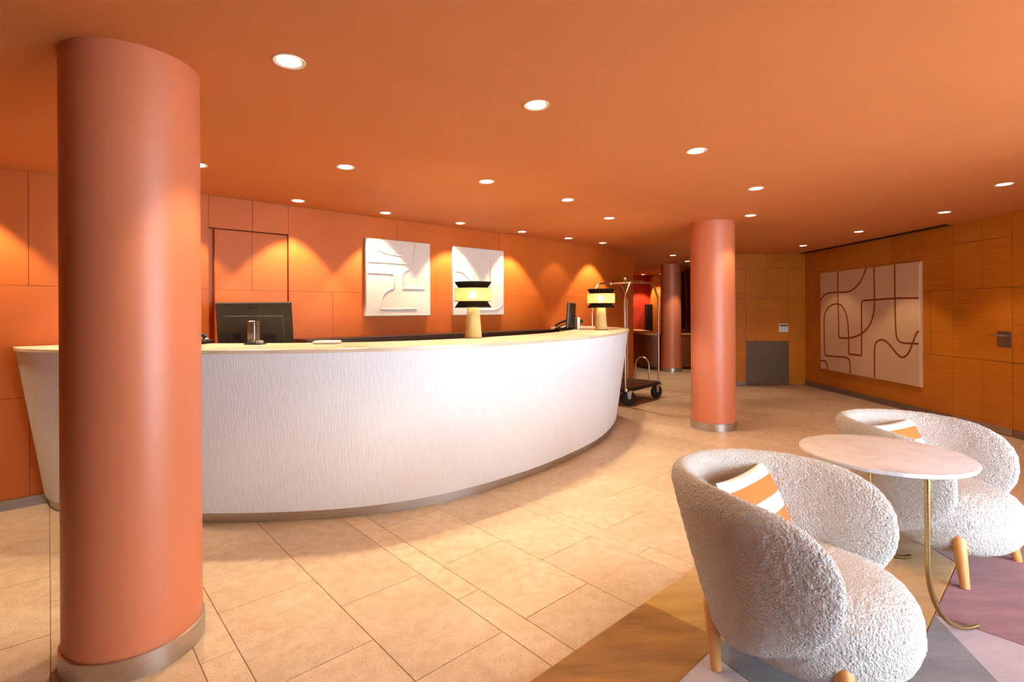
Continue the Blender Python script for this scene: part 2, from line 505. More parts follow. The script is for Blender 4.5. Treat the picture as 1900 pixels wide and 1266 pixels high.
for r, (z0, z1) in enumerate(rows):
    J = vj[r % 2]
    for a, b in zip(J[:-1], J[1:]):
        segs = []
        if b <= D0 or a >= D1: segs = [(a, b, z0, z1)]
        else:
            if a < D0: segs.append((a, D0, z0, z1))
            if b > D1: segs.append((D1, b, z0, z1))
            if z1 > DZ: segs.append((max(a, D0), min(b, D1), max(z0, DZ), z1))
        for sg in segs: back_panel(*sg)
# end reveal of the wall
back_panel(D0, D0 + .05, 0, DZ, t=T_WALL - .06, th=.03)
back_panel(7.355, 7.375, 0, H, t=T_WALL, th=0.25)
door1 = back_panel(D0 + 0.045, D1, 0.0, DZ - 0.004, parent=None, t=T_WALL - 0.034, th=0.04, name='door_1', mat=M['gap'])
structure(door1, 'flush terracotta panel door in the back wall behind the monitor')
for a, b, z0, z1 in [(D0 + .05, D1 - .004, 0.005, .78), (D0 + .05, D1 - .004, .78, 1.58), (D0 + .05, 1.38, 1.58, DZ - .006), (1.38, D1 - .004, 1.58, DZ - .006)]:
    back_panel(a, b, z0, z1, parent=door1, t=T_WALL - 0.026, th=0.008)
bb = MB().stbox(-4.0, D0, T_WALL, T_WALL + 0.012, 0, 0.07).stbox(D1, 7.36, T_WALL, T_WALL + 0.012, 0, 0.07).build('baseboard_back', M['steel_dark'])
structure(bb, 'brushed steel skirting at the foot of the terracotta wall')

# ---- right wall (wood) with panels, window opening beyond the frame
wr = MB()
x0, x1 = X_RIGHT + 0.018, X_RIGHT + 0.22
wr.box(x0, x1, 1.2, Y_FAR + 0.2, 0, H)
wall_right = wr.build('wall_right', M['gap_wood'])
structure(wall_right, 'orange wood veneer panelled wall on the right')
def right_panel(y0, y1, z0, z1, parent=wall_right, x=X_RIGHT, th=0.018, mat=None, name='panel'):
    g = GAP * .8
    return MB().box(x, x + th, y0 + g, y1 - g, z0 + g, z1 - g).build(name, mat or M['wood'], parent)
E0, E1, EZ = 5.437, 6.166, 2.152
rj = {0: [1.2, 2.99, 4.386, 5.786, 7.18, 8.58, Y_FAR], 1: [1.2, 2.3, 3.70, 5.09, 6.487, 7.89, Y_FAR]}
door2 = right_panel(E0, E1, 0.006, EZ, parent=None, x=X_RIGHT + 0.006, th=0.010, mat=M['gap_wood'], name='door_2')
structure(door2, 'flush wood veneer door with steel lever plate in the right wall')
for r, (z0, z1) in enumerate([(0.0, 0.795), (0.795, 1.604), (1.604, H)]):
    J = rj[r % 2]
    for a, b in zip(J[:-1], J[1:]):
        segs, dsegs = [], []
        if b <= E0 or a >= E1: segs = [(a, b, z0, z1)]
        else:
            if a < E0: segs.append((a, E0, z0, z1))
            if b > E1: segs.append((E1, b, z0, z1))
            if z1 > EZ: segs.append((max(a, E0), min(b, E1), EZ, z1))
            dsegs.append((max(a, E0), min(b, E1), max(z0, .01), min(z1, EZ)))
        for sg in segs: right_panel(*sg)
        for sg in dsegs: right_panel(*sg, parent=door2, x=X_RIGHT, th=0.006)
hp = MB().box(X_RIGHT - 0.006, X_RIGHT, 5.445, 5.60, 0.955, 1.128).build('lever_plate', M['steel_dark'], door2)
MB().tube([(X_RIGHT - 0.006, 5.48, 1.085), (X_RIGHT - 0.05, 5.48, 1.085), (X_RIGHT - 0.055, 5.50, 1.085), (X_RIGHT - 0.055, 5.63, 1.085)], 0.009, 10).build('lever', M['steel'], hp, 40)
bb = MB().box(X_RIGHT - 0.012, X_RIGHT, 1.2, E0 - 0.03, 0, 0.085).box(X_RIGHT - 0.012, X_RIGHT, E1 + .03, Y_FAR, 0, 0.085).build('baseboard_right', M['steel_dark'])
structure(bb, 'dull steel skirting along the wood wall')
MB().box(X_RIGHT - 0.008, X_RIGHT, E0, E1, 0.01, 0.085).build('kick_plate', M['steel'], door2)

# ---- far wall (wood) with the service door
wf = MB().box(3.7, X_RIGHT + .02, Y_FAR + 0.018, Y_FAR + 0.2, 0, H).build('wall_far', M['gap_wood'])
structure(wf, 'wood veneer panelled wall at the far end')
def far_panel(a, b, z0, z1, parent=wf, y=Y_FAR, th=0.018, mat=None, name='panel'):
    g = GAP * .8
    return MB().box(a + g, b - g, y, y + th, z0 + g, z1 - g).build(name, mat or M['wood'], parent)
F0, F1, FZ = 4.25, 5.03, 2.124
door3 = far_panel(F0, F1, 0.006, FZ, parent=None, y=Y_FAR + .006, th=.010, mat=M['gap_wood'], name='door_3')
structure(door3, 'flush wood service door with steel kick plate in the far wall')
for z0, z1, J in [(0.0, 0.805, [3.7, F0, F1, X_RIGHT]), (0.805, 1.596, [3.7, F0, F1, X_RIGHT]), (1.596, FZ, [3.7, F0, 4.613, F1, X_RIGHT]), (FZ, H, [3.7, 4.613, X_RIGHT])]:
    for a, b in zip(J[:-1], J[1:]):
        if a >= F0 - .01 and b <= F1 + .01 and z1 <= FZ: far_panel(a, b, max(z0, .01), z1, parent=door3, th=.006)
        else: far_panel(a, b, z0, z1)
MB().box(F0 + .006, F1 - .004, Y_FAR - .004, Y_FAR, 0.012, 0.806).build('kick_plate', M['kick'], door3)
pl = MB().box(4.846, 5.018, Y_FAR - .012, Y_FAR, 0.965, 1.117).build('access_plate', M['white_plastic'], door3)
MB().box(4.866, 5.005, Y_FAR - .016, Y_FAR - .012, 1.075, 1.098).build('card_slot', M['black'], pl)
bb = MB().box(3.7, F0 - .01, Y_FAR - .012, Y_FAR, 0, .07).box(F1 + .01, X_RIGHT - .012, Y_FAR - .004, Y_FAR, 0, .01).build('baseboard_far', M['steel_dark'])
structure(bb, 'short steel skirting left of the service door')

# ---- passage beyond the back wall
o = MB().box(1.6, 2.0, 8.85, 15.2, 0, H).build('wall_passage_left', M['wall_paint']); structure(o, 'terracotta wall of the rear passage, hidden behind the counter wall')
o = MB().box(2.0, 4.6, 15.0, 15.2, 0, H).build('wall_passage_end', M['red_paint']); structure(o, 'deep red wall at the end of the rear passage')
o = MB().box(4.06, 4.40, 14.6, 15.0, 0, H).build('trim_2', M['ochre_paint']); structure(o, 'ochre painted wall return beside the red wall')
o = MB().box(4.40, 4.6, Y_FAR + .2, 15.0, 0, H).build('wall_passage_right', M['brown_paint']); structure(o, 'brown wall on the right side of the rear passage')

# ---- unseen sides of the room, so that the light is that of a real room
o = MB().stbox(-4.2, -4.0, T_WALL - .2, T_FRONT + .2, 0, H).build('wall_left', M['brown_paint']); structure(o, 'brown wall on the left, beyond the frame')
o = MB().stbox(-4.2, WS0, T_FRONT, T_FRONT + .2, 0, H).stbox(WS1, 6.0, T_FRONT, T_FRONT + .2, 0, H).stbox(WS0, WS1, T_FRONT, T_FRONT + .2, 0, .1).stbox(WS0, WS1, T_FRONT, T_FRONT + .2, 2.3, H).build('wall_front', M['brown_paint'])
structure(o, 'street facade wall behind the viewer, beyond the frame')
wn = MB()
for a in (WS0, WS0 + 1.35, WS1 - 1.40, WS1 - .05): wn.stbox(a, a + .05, T_FRONT + .06, T_FRONT + .14, .1, 2.3)
wn.stbox(WS0, WS1, T_FRONT + .06, T_FRONT + .14, .1, .15); wn.stbox(WS0, WS1, T_FRONT + .06, T_FRONT + .14, 2.25, 2.3)
w1 = wn.build('window_1', M['steel_dark']); structure(w1, 'tall street window behind the viewer, beyond the frame')

# ================================================================== COLUMNS
def column(x, y, r, label, ring=True, mat='col_paint'):
    e = empty('column', (x, y, 0)); tag(e, label, 'column')
    MB().lathe([(r, 0.0), (r, H)], 96).build('shaft', M[mat], e, 40)
    MB().lathe([(r + .001, 0.0), (r + .009, 0.0), (r + .009, .085), (r + .001, .087)], 96, cap0=False, cap1=False).build('base_ring', M['steel'], e, 40)
    return e
column(-1.565, 2.112, 0.236, 'large terracotta column in the left foreground with steel base ring')
column(2.36, 5.99, 0.245, 'terracotta column standing between the counter and the wood wall')
column(3.584, 11.49, 0.222, 'distant terracotta column beside the rear wooden desk', mat='col_paint')

# ================================================================== DOWNLIGHTS
trim_me = MB().lathe([(.044, .001), (.062, -.004), (.064, 0.0)], 40, cap0=False, cap1=False).mesh('trim', M['trim_white'], 40)
lens_me = MB().lathe([(.046, -.0015), (.046, .0)], 32).mesh('lens', M['lens'])
def downlight(x, y, label, power, size=86, blend=0.35, group=None):
    e = empty('downlight', (x, y, H)); tag(e, label, 'ceiling light', 'recessed ceiling downlights')
    link('trim', trim_me, e); link('lens', lens_me, e)
    d = bpy.data.lights.new('bulb', 'SPOT'); d.energy = power * SPOT_K; d.color = WARM
    d.spot_size = math.radians(size); d.spot_blend = blend; d.shadow_soft_size = 0.035
    l = link('bulb', d, e); l.location = (0, 0, -0.03)
    return e
ROOM_W, WASH_W = 42, 110
def dl_px(u, v, label, power, **k):
    P = at_z(u, v, H); return downlight(P[0], P[1], label, power, **k)
dl_px(536, 114, 'large nearest downlight right of the left foreground column', ROOM_W * 1.3)
dl_px(995, 195, 'second nearest downlight, high in the middle of the ceiling', ROOM_W * 1.5)
dl_px(1292, 280, 'downlight above and in front of the middle column', ROOM_W * 1.5)
dl_px(641, 310, 'downlight above the left half of the counter', ROOM_W * 2.4)
dl_px(902, 337, 'downlight above the counter lamp nearer the viewer', ROOM_W * 2.4)
dl_px(1053, 371, 'downlight above the counter, between its two table lamps', ROOM_W * 2.4)
dl_px(1130, 405, 'downlight above the rounded right end of the counter', ROOM_W * 2.4)
dl_px(366, 306, 'downlight half hidden by the right edge of the foreground column', ROOM_W * 2.2)
dl_px(1402, 350, 'downlight right of the middle column, nearer of two', ROOM_W * .7)
dl_px(1392, 400, 'downlight right of the middle column, just above its top', ROOM_W * .7)
dl_px(1863, 342, 'downlight near the right edge, nearest of the wood wall row', WASH_W * .36)
dl_px(1752, 394, 'downlight above the wood door with the lever', WASH_W * .36)
dl_px(1593, 430, 'downlight above the sand wall hanging', WASH_W * .36)
dl_px(1490, 456, 'downlight in the far corner where the two wood walls meet', WASH_W * .2)
dl_px(1248, 474, 'small distant downlight in front of the distant column', WASH_W * .7)
dl_px(1275, 485, 'smallest distant downlight right of the distant column', WASH_W * .7)
wash = [(-1.4, 'downlight by the back wall just beyond the left edge'), (-0.46, 'downlight washing the back wall left of the foreground column'),
        (.75, 'wall downlight hidden behind the foreground column'), (1.695, 'wall downlight above the panel door in the back wall'), (2.58, 'wall downlight above the left white relief picture'),
        (3.535, 'wall downlight above the gap right of the left white relief'), (4.52, 'wall downlight right of the second white relief picture'), (5.42, 'wall downlight above the black phone at the back wall'),
        (6.2, 'last wall downlight, above the luggage cart')]
WPOW = {-1.4: .35, -0.46: 1.0, .75: .7, 5.42: .12}
for s_, lb in wash:
    p = st(s_, -4.768); downlight(p[0], p[1], lb, WASH_W * WPOW.get(s_, 1.0), size=84, blend=0.22)
downlight(3.75, 14.55, 'distant downlight in front of the red wall', WASH_W * 1.1)
downlight(4.2, 14.3, 'distant downlight in front of the ochre wall return', WASH_W * .7)

# ================================================================== RECEPTION COUNTER
ZT, SLAB, FLARE, PLZ, DEPTH = 1.147, 0.026, 0.16, 0.07, 0.65
ctrl = [(-0.04, -5.6), (-0.03, -5.2), (-0.01, -4.95), (0.05, -4.72), (0.36, -4.24), (.737, -3.829), (1.079, -3.532), (1.405, -3.300), (1.715, -3.150), (2.0, -3.062), (2.3, -3.020), (2.65, -3.010), (3.2, -3.05),
        (4.02, -3.225), (4.61, -3.465), (5.13, -3.76), (5.48, -4.06), (5.70, -4.45), (5.79, -4.9), (5.80, -5.2), (5.80, -5.6)]
base = np.array(spline(ctrl, 14))
def smooth(A, k=5):
    for _ in range(k):
        B = A.copy(); B[1:-1] = (A[:-2] + 2 * A[1:-1] + A[2:]) / 4; A = B
    return A
base = smooth(base, 20)
def normals(A):
    d = np.gradient(A, axis=0); d /= np.linalg.norm(d, axis=1)[:, None]
    return np.c_[-d[:, 1], d[:, 0]]
nrm = normals(base)
if nrm[len(nrm) // 2, 1] < 0: nrm = -nrm
def offset(d, n=220):
    A = base + nrm * d
    lim = T_WALL + 0.016
    i0 = 0
    mid = len(A) // 2
    i0 = max(i for i in range(mid) if A[i, 1] < lim); i1 = min(i for i in range(mid, len(A)) if A[i, 1] < lim)
    def cut(a, b): return a + (b - a) * ((lim - a[1]) / (b[1] - a[1]))
    Q = np.vstack([cut(A[i0], A[i0 + 1])[None], A[i0 + 1:i1], cut(A[i1 - 1], A[i1])[None]])
    L_ = np.r_[0, np.cumsum(np.linalg.norm(np.diff(Q, axis=0), axis=1))]
    x = np.linspace(0, L_[-1], n)
    return np.c_[np.interp(x, L_, Q[:, 0]), np.interp(x, L_, Q[:, 1])]
def ring(d, z): return [st(p[0], p[1], z) for p in offset(d)]
counter = empty('reception_counter', st(2.6, -3.6)); tag(counter, 'long curved white reception counter with rippled flared front and pale stone top', 'counter')
def cbuild(mb, name, mat, smooth_=40):
    o = mb.build(name, mat, counter, smooth_); o.location = -np.array(counter.location); return o
mb = MB(); lv = np.linspace(PLZ, ZT - SLAB, 9)
mb.strip([ring(FLARE * z / ZT, z) for z in lv])
fp = cbuild(mb, 'front_panel', M['counter'])
me = fp.data; uv = me.uv_layers.new(name='UVMap'); nn = 220
arc = np.r_[0, np.cumsum(np.linalg.norm(np.diff(offset(0), axis=0), axis=1))]
for lp in me.loops:
    i = lp.vertex_index; uv.data[lp.index].uv = (arc[i % nn], lv[i // nn])
mb = MB(); mb.strip([ring(-.012, 0.0), ring(-.012, PLZ), ring(-.05, PLZ)]); mb.strip([ring(.01, PLZ + .0005), ring(-.05, PLZ + .0005)])
cbuild(mb, 'plinth', M['steel'])
zf = ZT - SLAB
mb = MB(); mb.strip([ring(FLARE - .012, zf), ring(FLARE + .006, zf), ring(FLARE + .008, zf + .003), ring(FLARE + .008, ZT - .003), ring(FLARE + .004, ZT), ring(FLARE - DEPTH, ZT), ring(FLARE - DEPTH, zf), ring(FLARE - .012, zf)])
cbuild(mb, 'worktop', M['worktop'], 30)
mb = MB(); mb.strip([ring(FLARE - DEPTH + .03, 0.0), ring(FLARE - DEPTH + .03, zf)])
cbuild(mb, 'inner_panel', M['white_plastic'])

# dark back counter along the orange wall
bc = empty('back_counter', st(3.6, -4.85)); tag(bc, 'long dark brown back counter against the terracotta wall', 'counter')
def sub(mb, name, mat, par, smooth_=None):
    o = mb.build(name, mat, par, smooth_); o.matrix_parent_inverse = par.matrix_basis.inverted(); return o
sub(MB().stbox(1.745, 5.15, T_WALL + .014, -4.72, 0.08, 1.09), 'body', M['dark_wood'], bc)
sub(MB().stbox(1.742, 5.15, T_WALL + .002, -4.70, 1.09, 1.124), 'worktop', M['dark_wood'], bc)
for k in range(5):
    a = 1.77 + k * .67
    d = sub(MB().stbox(a, a + .655, -4.72, -4.702, .12, 1.07), 'cabinet_door', M['dark_wood'], bc)
# staff desk under the left monitor
sd = empty('staff_desk', st(1.1, -4.55)); tag(sd, 'low staff desk behind the counter carrying the black monitor', 'desk')
sub(MB().stbox(.70, 1.72, -4.80, -4.10, .86, .90), 'desktop', M['dark_wood'], sd)
sub(MB().stbox(.70, .74, -4.80, -4.10, .0, .86), 'side_panel', M['dark_wood'], sd)
sub(MB().stbox(1.68, 1.72, -4.80, -4.10, .0, .86), 'side_panel', M['dark_wood'], sd)

# ================================================================== THINGS ON AND BEHIND THE COUNTER
def text_obj(name, body, size, mat, parent, mtx, extrude=0.001):
    c = bpy.data.curves.new(name, 'FONT'); c.body = body; c.size = size; c.extrude = extrude; c.align_x = 'CENTER'; c.align_y = 'CENTER'
    t = bpy.data.objects.new('tmp_' + name, c); COL.objects.link(t)
    dg = bpy.context.evaluated_depsgraph_get(); me = bpy.data.meshes.new_from_object(t.evaluated_get(dg))
    bpy.data.objects.remove(t)
    me.materials.clear(); me.materials.append(mat)
    o = link(name, me, parent); o.matrix_local = mtx
    return o
def monitor(loc, rz, label, w=.612, h=.362, tilt=7, zc=1.28, zb=.9, logo=None):
    # local -Y is the back of the screen
    e = empty('monitor', (loc[0], loc[1], zb), rz); tag(e, label, 'monitor')
    Rt = Matrix.Translation((0, 0, zc - zb)) @ Matrix.Rotation(math.radians(tilt), 4, 'X')
    mb = MB(); mb.add([(-w/2, .026, -h/2), (w/2, .026, -h/2), (w/2, .026, h/2), (-w/2, .026, h/2), (-w/2, .01, -h/2), (w/2, .01, -h/2), (w/2, .01, h/2), (-w/2, .01, h/2), (-w/2+.006, -.003, -h/2+.006), (w/2-.006, -.003, -h/2+.006), (w/2-.006, -.003, h/2-.006), (-w/2+.006, -.003, h/2-.006)], [(0, 1, 2, 3)] + [(i, 4 + i, 4 + (i + 1) % 4, (i + 1) % 4) for i in range(4)] + [(4 + i, 8 + i, 8 + (i + 1) % 4, 4 + (i + 1) % 4) for i in range(4)] + [(11, 10, 9, 8)])
    p = mb.build('screen_shell', M['black_gloss'], e, 20); p.matrix_local = Rt
    mb = MB().cbox(-w * .40, w * .40, -h * .42, h * .20, 0, .007, .003)
    q = mb.build('rear_bulge', M['black_gloss'], p); q.matrix_local = Matrix.Translation((0, .0, 0)) @ Matrix.Rotation(math.pi / 2, 4, 'X')
    MB().box(-w / 2 + .012, w / 2 - .012, .0262, .0275, -h / 2 + .02, h / 2 - .012).build('display', M['black'], p)
    MB().box(-w * .27, -w * .17, -.0095, -.007, -h * .36, -h * .2).build('port_panel', M['black'], p)
    MB().box(w * .12, w * .29, -.0095, -.007, -h * .36, -h * .2).build('port_panel', M['black'], p)
    MB().box(-.03, .03, -.045, -.02, -(zc - zb) + .01, .0).build('neck', M['black'], e).location = (0, 0, zc - zb)
    MB().lathe([(.11, 0), (.11, .01), (.03, .016)], 32).build('stand_base', M['black'], e, 40).location = (0, -.03, 0)
    if logo:
        text_obj('logo', logo, .042, M['logo_black'], p, Matrix.Translation((0.0, -.004, h * .385)) @ Matrix.Rotation(math.pi / 2, 4, 'X'), .0012)
    return e
P = at_z(470, 600, 1.28)
P = ray(470.5, 600) * 4.15
monitor((P[0], 4.15), math.radians(0.5), 'large black monitor seen from behind, standing behind the counter near the foreground column', logo='AOC', tilt=7)
P = ray(1061, 590) * 6.45
monitor((P[0], 6.45), math.radians(74), 'slim black monitor seen edge on near the right table lamp', w=.52, h=.31, tilt=4, zc=1.322, zb=.88)
sd2 = empty('staff_desk', (P[0], 6.45, 0)); tag(sd2, 'low staff desk behind the counter under the edge-on monitor', 'desk')
sub(MB().stbox(4.35, 5.12, -4.66, -4.24, .84, .88), 'desktop', M['dark_wood'], sd2)
sub(MB().stbox(4.35, 4.39, -4.66, -4.24, 0, .84), 'side_panel', M['dark_wood'], sd2)
sub(MB().stbox(5.08, 5.12, -4.66, -4.24, 0, .84), 'side_panel', M['dark_wood'], sd2)

def lamp(x, y, label, rz=0):
    e = empty('table_lamp', (x, y, ZT), rz); tag(e, label, 'lamp', 'table lamps on the counter'); e.scale = (1.07, 1.07, 1.07)
    MB().lathe([(.066, 0), (.068, .004), (.068, .008), (.050, .240), (.047, .246)], 48).build('base', M['lampbase'], e, 40)
    MB().lathe([(.07, 0), (.07, .004), (.066, .004)], 40).build('foot_ring', M['black'], e, 40)
    MB().tube([(0, 0, .23), (0, 0, .33)], .008, 10).build('stem', M['brass'], e, 40)
    def shell(name, mat, r0, z0, r1, z1):
        return MB().lathe([(r0, z0), (r1, z1), (r1 - .002, z1), (r0 - .002, z0), (r0, z0)], 64, cap0=False, cap1=False).build(name, mat, e, 50)
    shell('lower_shade', M['shade_dark'], .150, .246, .116, .296)
    shell('middle_shade', M['shade_mesh'], .152, .296, .152, .402)
    shell('upper_shade', M['shade_dark'], .116, .402, .150, .452)
    # flat rings that carry the drum
    for z in (.297, .401):
        MB().lathe([(.114, z - .0006), (.152, z - .0006), (.152, z + .0006), (.114, z + .0006), (.114, z - .0006)], 64, cap0=False, cap1=False).build('shade_ring', M['shade_dark'], e)
    for k in range(3):
        a = 2 * math.pi * k / 3
        MB().tube([(0, 0, .30), (.114 * math.cos(a), .114 * math.sin(a), .30)], .003, 6).build('spider_arm', M['black'], e)
    mb = MB(); rounded_box(mb, 0, 0, .35, .03, .03, .038, 2, 12); mb.build('bulb', M['bulb'], e, 60)
    d = bpy.data.lights.new('bulb_light', 'POINT'); d.energy = 13.0; d.color = (1.0, .70, .40); d.shadow_soft_size = .04
    l = link('bulb_light', d, e); l.location = (0, 0, .31)
    return e
P = at_z(878, 627.3, ZT); lamp(P[0], P[1], 'cream table lamp with yellow woven drum on the counter, nearer the viewer')
P = at_z(1115, 612.7, ZT)
l2 = lamp(P[0], P[1], 'cream table lamp at the right end of the counter, in front of the luggage cart')
MB().tube([(-.05, .05, .006), (-.12, .12, .004), (-.2, .2, .004), (-.3, .26, .004)], .003, 6).build('power_cord', M['black'], l2)

# silver desk device
P = at_z(470, 639.5, ZT)
e = empty('card_holder', (P[0], P[1], ZT), math.radians(-8)); tag(e, 'upright silver card holder in front of the left monitor', 'holder')
mb = MB(); rounded_box(mb, -.004, 0, .09, .030, .024, .082, 7, 18); mb.build('body', M['silver'], e, 50)
MB().box(.0265, .031, -.018, .018, .012, .165).build('black_strip', M['black'], e)
MB().box(.031, .038, -.018, .018, .006, .168).build('side_bar', M['silver'], e)
MB().cbox(-.05, .075, -.04, .04, 0, .010, .003).build('foot', M['black'], e)
MB().tube([(-.025, -.042, .012), (.01, -.046, .04)], .006, 8).build('clip', M['black'], e)
MB().cbox(.045, .072, -.03, .01, .010, .03, .004).build('card_reader', M['grey_plastic'], e)
# white tray / folded leaflet
P = at_z(607, 638, ZT)
mb = MB(); rounded_box(mb, 0, 0, .012, .095, .07, .012, 5, 14)
o = mb.build('paper_stack', M['white_plastic'], None, 50); o.location = (P[0], P[1], ZT); o.rotation_euler = (0, 0, .12); tag(o, 'low white stack of leaflets lying on the counter right of the monitor', 'paper')
# phones
def phone(loc, rz, label, zb):
    e = empty('desk_phone', (*loc, zb), rz); tag(e, label, 'telephone')
    MB().add([(-.09, -.09, 0), (.09, -.09, 0), (.09, .09, 0), (-.09, .09, 0), (-.09, -.09, .02), (.09, -.09, .02), (.09, .09, .075), (-.09, .09, .075)],
             [(3, 2, 1, 0), (4, 5, 6, 7), (0, 1, 5, 4), (1, 2, 6, 5), (2, 3, 7, 6), (3, 0, 4, 7)]).build('body', M['black'], e)
    MB().tube([(-.06, -.09, .05), (-.065, -.06, .075), (-.065, .05, .115), (-.06, .09, .115)], [.02, .015, .015, .022], 10).build('handset', M['black'], e, 40)
    MB().obox((0.0, -.06, .0315), (.07, 0, 0), (0, .09, .0275), (0, 0, .004)).build('keypad', M['white_plastic'], e)
    MB().obox((0.0, .04, .062), (.07, 0, 0), (0, .04, .0125), (0, 0, .004)).build('display', M['grey_plastic'], e)
    return e
P = at_z(1046, 612, 1.124); phone((P[0], P[1]), math.radians(-60), 'black desk phone on the dark back counter, left of the edge-on monitor', 1.124)
P = at_z(364, 638, ZT); phone((P[0], P[1]), math.radians(100), 'black desk phone on the counter, mostly hidden by the foreground column', ZT)
P = at_z(1071, 611.4, ZT)
e = empty('card_terminal', (P[0], P[1], ZT), .3); tag(e, 'small payment terminal on a white stand beside the edge-on monitor', 'terminal')
MB().cbox(-.018, .018, -.04, .04, 0, .15, .006).build('stand', M['white_plastic'], e)
MB().obox((.018, -.035, .05), (.05, 0, .05), (0, .07, 0), (-.016, 0, .02)).build('terminal', M['black'], e)

# ================================================================== PICTURES
def relief(s0, s1, z0, z1, lines, label, tfront=-4.98):
    e = empty('relief_picture', st((s0 + s1) / 2, T_WALL, z0)); tag(e, label, 'picture')
    n3 = NV; p0 = NV * tfront
    mb = MB(); th = tfront - (T_WALL + .001)
    def bx(a, b, c, d, t0, t1): return [st(a, t0, c), st(b, t0, c), st(b, t0, d), st(a, t0, d), st(a, t1, c), st(b, t1, c), st(b, t1, d), st(a, t1, d)]
    ch = .008
    vs = bx(s0, s1, z0, z1, T_WALL + .001, tfront - ch) + [st(a, tfront, c) for a, c in ((s0 + ch, z0 + ch), (s1 - ch, z0 + ch), (s1 - ch, z1 - ch), (s0 + ch, z1 - ch))]
    mb.add(vs, [(0, 1, 2, 3)] + [(i, 4 + i, 4 + (i + 1) % 4, (i + 1) % 4) for i in range(4)] + [(4 + i, 8 + i, 8 + (i + 1) % 4, 4 + (i + 1) % 4) for i in range(4)] + [(11, 10, 9, 8)])
    sub(mb, 'canvas', M['canvas'], e)
    for ln in lines:
        pts = [at_plane(660 + x / 5.753, 420 + y / 5.753, p0, n3) for x, y in ln]
        sub(MB().tube(spline(pts, 6), .0105, 10, flatn=NV, flat=.8), 'relief_line', M['canvas'], e, 50)
    return e
relief(2.463, 3.262, 1.33, 2.16, [[(205, 175), (210, 210), (250, 255), (350, 295), (490, 320)], [(630, 190), (622, 300), (612, 420)], [(135, 378), (340, 388), (540, 405)],
       [(128, 498), (250, 500), (400, 513)], [(405, 516), (405, 580), (400, 660), (345, 685), (285, 750), (268, 820), (262, 882)], [(262, 886), (450, 884), (650, 880)],
       [(575, 460), (515, 488), (497, 540), (496, 600), (497, 662)], [(497, 666), (620, 668), (735, 672)]], 'left square white relief picture on the terracotta wall')
relief(3.582, 4.393, 1.33, 2.162, [[(1060, 480), (1130, 488), (1165, 520), (1222, 580), (1270, 660), (1270, 800)], [(1437, 360), (1437, 480), (1437, 640), (1400, 760)], [(1572, 825), (1540, 865), (1480, 893), (1430, 893), (1300, 893)]],
       'right square white relief picture, behind the nearer table lamp')

wh = empty('wall_hanging', (X_RIGHT, 7.69, .35)); tag(wh, 'large sand coloured wall hanging with rust winding lines on the wood wall', 'wall hanging')
XF = 5.30
mb = MB(); Y0, Y1, Za, Zb = 6.62, 8.765, .355, 2.0; ch = .012
vs = [(X_RIGHT - .001, Y0, Za), (X_RIGHT - .001, Y1, Za), (X_RIGHT - .001, Y1, Zb), (X_RIGHT - .001, Y0, Zb), (XF + ch, Y0, Za), (XF + ch, Y1, Za), (XF + ch, Y1, Zb), (XF + ch, Y0, Zb),
      (XF, Y0 + ch, Za + ch), (XF, Y1 - ch, Za + ch), (XF, Y1 - ch, Zb - ch), (XF, Y0 + ch, Zb - ch)]
mb.add(vs, [(0, 1, 2, 3)] + [(i, 4 + i, 4 + (i + 1) % 4, (i + 1) % 4) for i in range(4)] + [(4 + i, 8 + i, 8 + (i + 1) % 4, 4 + (i + 1) % 4) for i in range(4)] + [(11, 10, 9, 8)])
sub(mb, 'panel', M['hanging'], wh)
HL = [[(157, 352), (157, 470), (160, 600), (162, 708)],
      [(162, 710), (210, 712), (255, 702), (295, 680), (330, 635), (348, 575), (352, 510), (351, 420), (350, 326)],
      [(62, 512), (85, 482), (120, 470), (200, 466), (240, 450), (280, 405), (308, 334)],
      [(223, 900), (220, 838), (200, 817), (150, 811), (98, 806), (86, 792), (84, 700), (84, 610), (95, 565), (125, 536), (160, 531), (185, 550), (205, 600), (213, 680), (215, 793)],
      [(215, 797), (250, 801), (283, 806)], [(283, 806), (283, 700), (283, 560), (284, 525), (294, 513), (350, 508), (470, 500), (588, 498)],
      [(460, 313), (461, 450), (463, 600), (468, 690), (480, 725), (505, 738), (550, 741), (588, 743)],
      [(588, 675), (575, 690), (555, 740), (535, 790), (505, 815), (475, 800), (440, 755), (410, 728), (385, 722), (362, 735), (353, 765), (352, 850), (352, 922)],
      [(66, 832), (88, 835), (99, 855), (101, 880)]]
for ln in HL:
    pts = [at_plane(1500 + x / 2.877, 380 + y / 2.877, (XF, 0, 0), (1, 0, 0)) for x, y in ln]
    pts = [(XF, min(max(p[1], Y0 + .01), Y1 - .01), min(max(p[2], Za + .01), Zb - .01)) for p in pts]
    sub(MB().tube(spline(pts, 7), .0135, 10, flatn=(-1, 0, 0), flat=.5), 'rust_line', M['cord'], wh, 50)

# ================================================================== LUGGAGE CART
Nn = np.array([1.62, 7.306, 0]); Rr = np.array([2.316, 8.06, 0])
ux = Rr - Nn; LEN = np.linalg.norm(ux); ux /= LEN; uy = np.array([-ux[1], ux[0], 0])
cart = empty('luggage_cart', tuple(Nn), math.atan2(ux[1], ux[0])); tag(cart, 'polished birdcage luggage cart with dark deck behind the counter end', 'luggage cart')
WID = .56; ZD = .25
mb = MB().cbox(-.03, LEN + .03, -.03, WID + .03, ZD - .03, ZD, .006); mb.build('deck', M['dark_wood'], cart)
MB().box(-.04, LEN + .04, -.04, -.03, ZD - .045, ZD + .002).box(-.04, LEN + .04, WID + .03, WID + .04, ZD - .045, ZD + .002).box(-.04, -.03, -.03, WID + .03, ZD - .045, ZD + .002).box(LEN + .03, LEN + .04, -.03, WID + .03, ZD - .045, ZD + .002).build('bumper', M['rubber'], cart)
